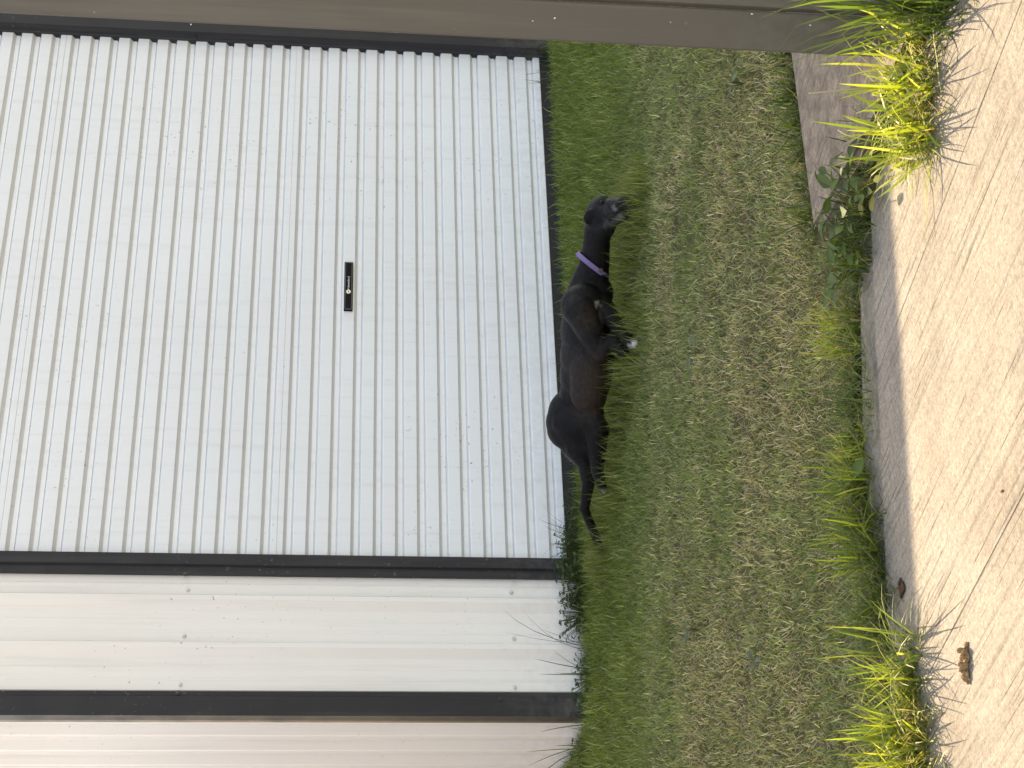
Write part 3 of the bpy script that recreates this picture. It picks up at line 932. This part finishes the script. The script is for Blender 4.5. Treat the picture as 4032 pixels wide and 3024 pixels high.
def tuft(name, label, cat, layers, group=None):
    V, K, T = [], [], []
    off = 0
    for i, lay in enumerate(layers):
        v, c, t = tuft_mesh(seed=hash(label) % 9999 + i if False else (len(label) * 37 + i * 11 + off) % 99991, **lay)
        V.append(v); K.append(c); T.append(t + off); off += len(v)
    o = link(name, mesh_np(name, np.concatenate(V), np.concatenate(K), np.concatenate(T), M['blade']))
    return tag(o, label, cat, group)
def spots(x0, x1, y0, y1, n, seed):
    r = np.random.default_rng(seed)
    out = []
    for _ in range(n):
        g = G(r.uniform(x0, x1), r.uniform(y0, y1))
        out.append((g.x, g.y, -0.015))
    return out
TOCAM = math.atan2(-0.866, -0.5)
RIGHT = math.atan2(-0.5, 0.866); LEFT = RIGHT + math.pi
EG = 'tall grass tufts along the driveway edge'
tuft('grass_tuft', 'sunlit yellow-green grass clump in front of the taupe post', 'grass tuft', [
    dict(roots=spots(3540, 3690, 120, 620, 38, 1), nper=9, Lr=(.05, .17), Wr=(.0028, .0072), lean=(.1, 1.2), bend=(-.2, 2.0), cols=YG),
    dict(roots=spots(3560, 3690, 150, 600, 30, 2), nper=9, Lr=(.04, .10), Wr=(.0015, .003), lean=(.6, 1.4), bend=(.0, .8), cols=ST)], EG)
tuft('grass_tuft', 'tall shaded grass clump leaning up against the taupe post', 'grass tuft', [
    dict(roots=spots(3640, 3730, -60, 90, 14, 3), nper=5, Lr=(.14, .30), Wr=(.004, .0065), lean=(.0, .35), bend=(.1, .9), cols=MG),
    dict(roots=spots(3660, 3760, -80, 120, 14, 4), nper=9, Lr=(.06, .13), Wr=(.003, .005), lean=(.3, 1.2), bend=(.2, 1.2), cols=DG)], EG)
tuft('grass_tuft', 'long thin blades drooping over the concrete below the sunlit clump', 'grass tuft', [
    dict(roots=spots(3590, 3640, 400, 470, 4, 5), nper=6, Lr=(.12, .19), Wr=(.002, .0035), lean=(.7, 1.1), bend=(.8, 1.1), cols=YG, heading=LEFT + .5, hspread=.35)], EG)
tuft('grass_tuft', 'drooping green grass tuft below the broad-leaved weed', 'grass tuft', [
    dict(roots=spots(3330, 3400, 960, 1100, 12, 6), nper=8, Lr=(.06, .13), Wr=(.0025, .0045), lean=(.4, 1.2), bend=(.3, 1.2), cols=MG)], EG)
tuft('grass_tuft', 'star-shaped yellow-green grass tuft beside the mossy slab margin', 'grass tuft', [
    dict(roots=spots(3260, 3350, 1230, 1400, 12, 7), nper=10, Lr=(.05, .11), Wr=(.002, .004), lean=(.3, 1.3), bend=(.1, .8), cols=YG)], EG)
tuft('grass_runner', 'leafy grass runner creeping over the mossy slab margin', 'grass runner', [
    dict(roots=[tuple(G(3405 + 40 * t, 1340 + 320 * t) + Vector((0, 0, .004))) for t in np.linspace(0, 1, 11)], nper=7, Lr=(.025, .065), Wr=(.0018, .003), lean=(.6, 1.3), bend=(.0, .6), cols=MG),
    dict(roots=spots(3320, 3400, 1480, 1650, 7, 9), nper=5, Lr=(.06, .12), Wr=(.0018, .003), lean=(.5, 1.1), bend=(.8, 1.6), cols=MG)], None)
tuft('grass_tuft', 'small yellow-green tuft at the shaded middle of the slab edge', 'grass tuft', [
    dict(roots=spots(3310, 3400, 1690, 1800, 10, 10), nper=9, Lr=(.04, .09), Wr=(.002, .0038), lean=(.3, 1.2), bend=(.2, 1.0), cols=YG)], EG)
tuft('grass_tuft', 'bushy bright tuft with blades fanned over the lawn side of the slab', 'grass tuft', [
    dict(roots=spots(3330, 3420, 1820, 1960, 14, 11), nper=10, Lr=(.06, .12), Wr=(.0025, .0045), lean=(.2, 1.1), bend=(.1, .8), cols=YG + MG)], EG)
tuft('grass_tuft', 'dense green tuft with straight spiky blades at the shadow edge', 'grass tuft', [
    dict(roots=spots(3380, 3460, 1990, 2230, 20, 12), nper=10, Lr=(.06, .14), Wr=(.003, .005), lean=(.2, 1.1), bend=(.1, .9), cols=MG + YG[:1])], EG)
tuft('grass_tuft', 'fountain-like tuft of curved green blades beside the brown leaf', 'grass tuft', [
    dict(roots=spots(3410, 3500, 2260, 2500, 22, 13), nper=11, Lr=(.06, .14), Wr=(.0022, .0045), lean=(.3, 1.1), bend=(.5, 1.5), cols=MG)], EG)
tuft('grass_tuft', 'half-lit tuft of long bent stems leaning across the shadow line', 'grass tuft', [
    dict(roots=spots(3540, 3620, 2540, 2800, 22, 14), nper=8, Lr=(.07, .16), Wr=(.0025, .0048), lean=(.2, 1.2), bend=(-.4, 1.6), cols=YG + MG)], EG)
tuft('grass_tuft', 'brightly sunlit tangled grass clump with straw at the driveway edge', 'grass tuft', [
    dict(roots=spots(3520, 3660, 2800, 3140, 50, 15), nper=13, Lr=(.05, .14), Wr=(.0026, .0066), lean=(.2, 1.3), bend=(-.3, 1.8), cols=YG),
    dict(roots=spots(3540, 3660, 2820, 3140, 40, 16), nper=10, Lr=(.05, .11), Wr=(.0015, .003), lean=(.7, 1.4), bend=(-.3, .8), cols=ST)], EG)
# low fringe of grass that fills the seam
sm = []
r_ = np.random.default_rng(40)
for _ in range(420):
    x = r_.uniform(0.2, 1.62); sm.append((x, edge_y(x) + r_.uniform(0.005, 0.10) + (0.105 if 1.12 < x < 1.5 else 0), -0.02))
for _ in range(160):
    sm.append((r_.uniform(1.60, 1.76), r_.uniform(1.4, 2.32), -0.02))
for _ in range(110):
    sm.append((r_.uniform(1.75, 2.3), 2.42 + r_.uniform(0.0, 0.08), -0.02))
v1, c1_, t1 = tuft_mesh(sm, 7, (.03, .075), (.002, .0036), (.2, 1.3), (.0, 1.1), MG + DG + ST[:1], seed=41)
o = link('seam_grass', mesh_np('seam_grass', v1, c1_, t1, M['blade']))
tag(o, 'ragged grass growing out of the seam between driveway and lawn', 'grass', kind='stuff')

# weeds against the shed
WG = 'weeds along the foot of the shed'
def wspots(xa, xb, d0, d1, n, seed):
    r = np.random.default_rng(seed)
    return [(r.uniform(xa, xb), WY - r.uniform(d0, d1), -0.02) for _ in range(n)]
tuft('wall_grass', 'thin dark grass blades before the lower left of the roller door', 'grass tuft', [
    dict(roots=wspots(2.31, 2.40, .07, .13, 5, 20), nper=4, Lr=(.12, .24), Wr=(.003, .0045), lean=(.05, .5), bend=(.4, 1.6), cols=DG)], WG)
tuft('wall_grass', 'single tall bent grass stalk against the narrow white wall panel', 'grass tuft', [
    dict(roots=[(1.95, WY - .10, -.02)], nper=5, Lr=(.20, .36), Wr=(.003, .0045), lean=(.1, .5), bend=(.3, 1.4), cols=DG, heading=RIGHT, hspread=.8)], WG)
tuft('wall_grass', 'short pair of upright blades left of the bent stalk', 'grass tuft', [
    dict(roots=[(1.86, WY - .09, -.02)], nper=4, Lr=(.12, .23), Wr=(.003, .0045), lean=(.0, .3), bend=(.0, .8), cols=DG)], WG)
tuft('wall_grass', 'fan of brownish blades at the corner trim', 'grass tuft', [
    dict(roots=[(1.70, WY - .02, -.02), (1.66, WY + .1, -.02)], nper=5, Lr=(.14, .27), Wr=(.003, .0045), lean=(.0, .6), bend=(.0, .8), cols=[(.12, .10, .05), (.09, .10, .04)])], WG)
tuft('wall_grass', 'few dark blades at the right end of the roller door', 'grass tuft', [
    dict(roots=[(4.48, WY - .10, -.02), (4.40, WY - .11, -.02), (4.56, WY - .1, -.02)], nper=4, Lr=(.08, .17), Wr=(.003, .0045), lean=(.1, .6), bend=(.0, .6), cols=DG)], WG)

# leaves: one folded ovate mesh in a few variants, each leaf an object
def leaf_mesh(L, W, fold, curl, col, name='leaf'):
    me = bpy.data.meshes.new(name)
    prof = [0.06, 0.55, 0.92, 1.0, 0.86, 0.55, 0.0]
    v, f, k = [], [], []
    for i, w in enumerate(prof):
        t = i / (len(prof) - 1)
        x = L * t; zz = curl * L * (t * t) * -1
        hw = 0.5 * W * w
        v += [(x, -hw, zz + fold * hw), (x, 0, zz), (x, hw, zz + fold * hw)]
        k += [col, tuple(c * 1.25 for c in col), tuple(c * 0.95 for c in col)]
    for i in range(len(prof) - 1):
        a = 3 * i
        f += [(a, a + 1, a + 4, a + 3), (a + 1, a + 2, a + 5, a + 4)]
    me.from_pydata(v, [], f)
    at = me.attributes.new('col', 'FLOAT_COLOR', 'POINT')
    at.data.foreach_set('color', np.array([(*c, 1) for c in k], np.float32).ravel())
    me.materials.append(M['leaf'])
    me.polygons.foreach_set('use_smooth', [True] * len(me.polygons))
    return me
def stem_mesh(p0, pts, rad, col):
    bm = bmesh.new()
    for p in pts:
        d = Vector(p) - Vector(p0)
        if d.length < 1e-4: continue
        q = d.to_track_quat('Z', 'Y').to_matrix().to_4x4()
        bmesh.ops.create_cone(bm, cap_ends=True, segments=5, radius1=rad, radius2=rad * .7, depth=d.length, matrix=Matrix.Translation(Vector(p0) + d / 2) @ q)
    me = bpy.data.meshes.new('stem'); bm.to_mesh(me); bm.free()
    at = me.attributes.new('col', 'FLOAT_COLOR', 'POINT')
    at.data.foreach_set('color', np.tile(np.array([*col, 1], np.float32), len(me.vertices)))
    me.materials.append(M['leaf'])
    return me
def weed(name, label, cat, base, nleaf, spread, hgt, Lr, Wf, cols, seed, group=None, flat=False):
    r = random.Random(seed)
    root = empty(name, base)
    tag(root, label, cat, group)
    variants = [leaf_mesh(1.0, Wf * r.uniform(.85, 1.15), r.uniform(.1, .5), r.uniform(-.1, .5), c) for c in cols for _ in range(2)]
    tips = []
    for i in range(nleaf):
        az = i * 2.4 + r.uniform(-.5, .5)
        rr = spread * math.sqrt(r.random()) * (0.15 if flat else 1)
        p = Vector((math.cos(az) * rr, math.sin(az) * rr, hgt * r.uniform(.35, 1.0)))
        tips.append(p)
        o = bpy.data.objects.new('leaf', r.choice(variants)); C.objects.link(o)
        o.parent = root
        o.location = p
        L = r.uniform(*Lr)
        o.scale = (L, L, L)
        o.rotation_euler = (r.uniform(-.5, .5), r.uniform(-.5, .35) if not flat else r.uniform(-.35, .1), az + r.uniform(-.6, .6))
    o = bpy.data.objects.new('stem', stem_mesh((0, 0, -0.01), tips, 0.0013, (0.08, 0.10, 0.035))); C.objects.link(o)
    o.parent = root
    return root
LG = [(0.055, 0.10, 0.030), (0.08, 0.13, 0.035), (0.065, 0.10, 0.045)]
def gb(x, y, z=-.01): g = G(x, y); return (g.x, g.y, z)
weed('broadleaf_weed', 'broad-leaved green weed at the end of the concrete footing', 'weed', gb(3400, 830), 36, .09, .080, (.020, .042), .66, LG, 3)
weed('broadleaf_weed', 'small broad-leaved weed with yellowed leaves beneath the sunlit clump', 'weed', gb(3455, 690), 10, .05, .06, (.022, .038), .6, [(.16, .17, .04), (.09, .13, .035)], 4)
weed('broadleaf_weed', 'broad-leaved weed over the mossy slab margin beside a drooping tuft', 'weed', gb(3330, 985), 16, .07, .05, (.02, .04), .6, LG, 5)
weed('broadleaf_weed', 'round leaf weed tucked in the spiky tuft', 'weed', gb(3400, 1930), 5, .03, .03, (.02, .034), .7, LG, 6)
weed('rosette_weed', 'grey-green rosette weed with two long leaves in mid lawn', 'weed', gb(2740, 1385), 5, .05, .03, (.032, .048), .36, [(.10, .14, .075), (.13, .165, .10)], 8, flat=True)
weed('rosette_weed', 'bluish rosette weed in the lawn near the shed corner', 'weed', gb(2730, 2480), 7, .05, .03, (.022, .04), .34, [(.08, .12, .085), (.095, .13, .09)], 9, flat=True)
weed('rosette_weed', 'bluish weed in the straw-coloured lawn nearer the driveway', 'weed', gb(2980, 2600), 7, .05, .03, (.02, .038), .34, [(.085, .12, .08), (.10, .13, .09)], 10, flat=True)
weed('rosette_weed', 'small grey-green weed in the lawn beside the footing', 'weed', gb(2910, 330), 6, .04, .03, (.025, .045), .4, [(.10, .15, .08), (.12, .15, .09)], 11, flat=True)
# clover-like weeds piled against the left of the shed front
for i, (x, d, lab) in enumerate(((2.28, .13, 'dark leafy weed mound at the foot of the left door jamb'),
                                 (2.16, .15, 'dark leafy weed mound under the right half of the narrow wall panel'),
                                 (2.05, .14, 'dark leafy weed mound in the middle of the narrow wall panel'),
                                 (2.42, .12, 'low leafy weed before the left end of the roller door'),
                                 (1.83, .12, 'small leafy weed beside the charcoal corner trim'),
                                 (1.60, -.05, 'leafy weed at the foot of the cream side wall'))):
    weed('leafy_weed', lab, 'weed', (x, WY - d, -.01), 110 if i < 3 else 55, .085, .105 if i < 3 else .065, (.010, .022), .8, [(.06, .095, .034), (.08, .12, .042), (.045, .075, .034)], 20 + i, WG)

# seed stalk standing before the post
root = empty('seed_stalk', gb(3545, 330)); tag(root, 'thin straw seed stalk rising out of the sunlit clump', 'grass stalk')
o = bpy.data.objects.new('stem', stem_mesh((0, 0, 0), [(-0.02, 0.01, 0.16)], 0.0016, (0.45, 0.40, 0.30))); C.objects.link(o); o.parent = root

# ------------------------------------------------------------------ litter on the concrete
def litter(name, label, cat, px, py, size, col, seed, hgt):
    t = NT(name + '_matter')
    c = t.ramp(t.noise(160, 5, .7, t.pos()), [(.3, tuple(v * .35 for v in col)), (.6, col), (.8, tuple(min(1, v * 1.7) for v in col))])
    t.bump(t.noise(220, 4, .7, t.pos()), 0.8, .004)
    t.set(c, .9, .2)
    bm = bmesh.new()
    r = random.Random(seed)
    for (dx, dy, sx, sy, sz) in size:
        mtx = Matrix.Translation((dx, dy, sz * .6)) @ Matrix.Rotation(r.uniform(0, 3), 4, 'Z') @ Matrix.Diagonal((sx, sy, sz, 1))
        v0 = len(bm.verts)
        bmesh.ops.create_icosphere(bm, subdivisions=3, radius=1, matrix=mtx)
        bm.verts.ensure_lookup_table()
        for v in bm.verts[v0:]:
            d = 1 + .55 * noise.noise((v.co.x * 130 + seed, v.co.y * 130, v.co.z * 130)) + .35 * noise.noise((v.co.x * 320, v.co.y * 320, v.co.z * 320))
            v.co = Vector((dx + (v.co.x - dx) * d, dy + (v.co.y - dy) * d, max(0.0012, v.co.z * d)))
    o = from_bm(name, bm, t.m)
    o.location = G(px, py)
    if name == 'dry_clump': o.scale = (.8, .8, .8)
    return tag(o, label, cat)
litter('dry_clump', 'dry crumbling brown clump lying on the sunlit concrete', 'litter', 3812, 2600,
       [(0, 0, .012, .007, .009), (.014, -.004, .006, .011, .010), (-.010, .004, .010, .004, .011), (-.024, .008, .009, .004, .009), (.024, -.008, .007, .004, .004), (.006, .010, .011, .003, .006), (-.036, .010, .004, .002, .004)], (.36, .22, .115), 5, .01)
litter('dead_leaf', 'dark brown dead leaf in the shade at the driveway edge', 'leaf', 3557, 2318,
       [(0, 0, .016, .009, .003), (.010, .004, .010, .007, .004)], (.10, .055, .03), 6, .004)
litter('bark_crumb', 'tiny dark crumb on the sunny concrete at the bottom of the view', 'litter', 3947, 1935, [(0, 0, .0035, .002, .0015)], (.13, .08, .05), 9, .003)
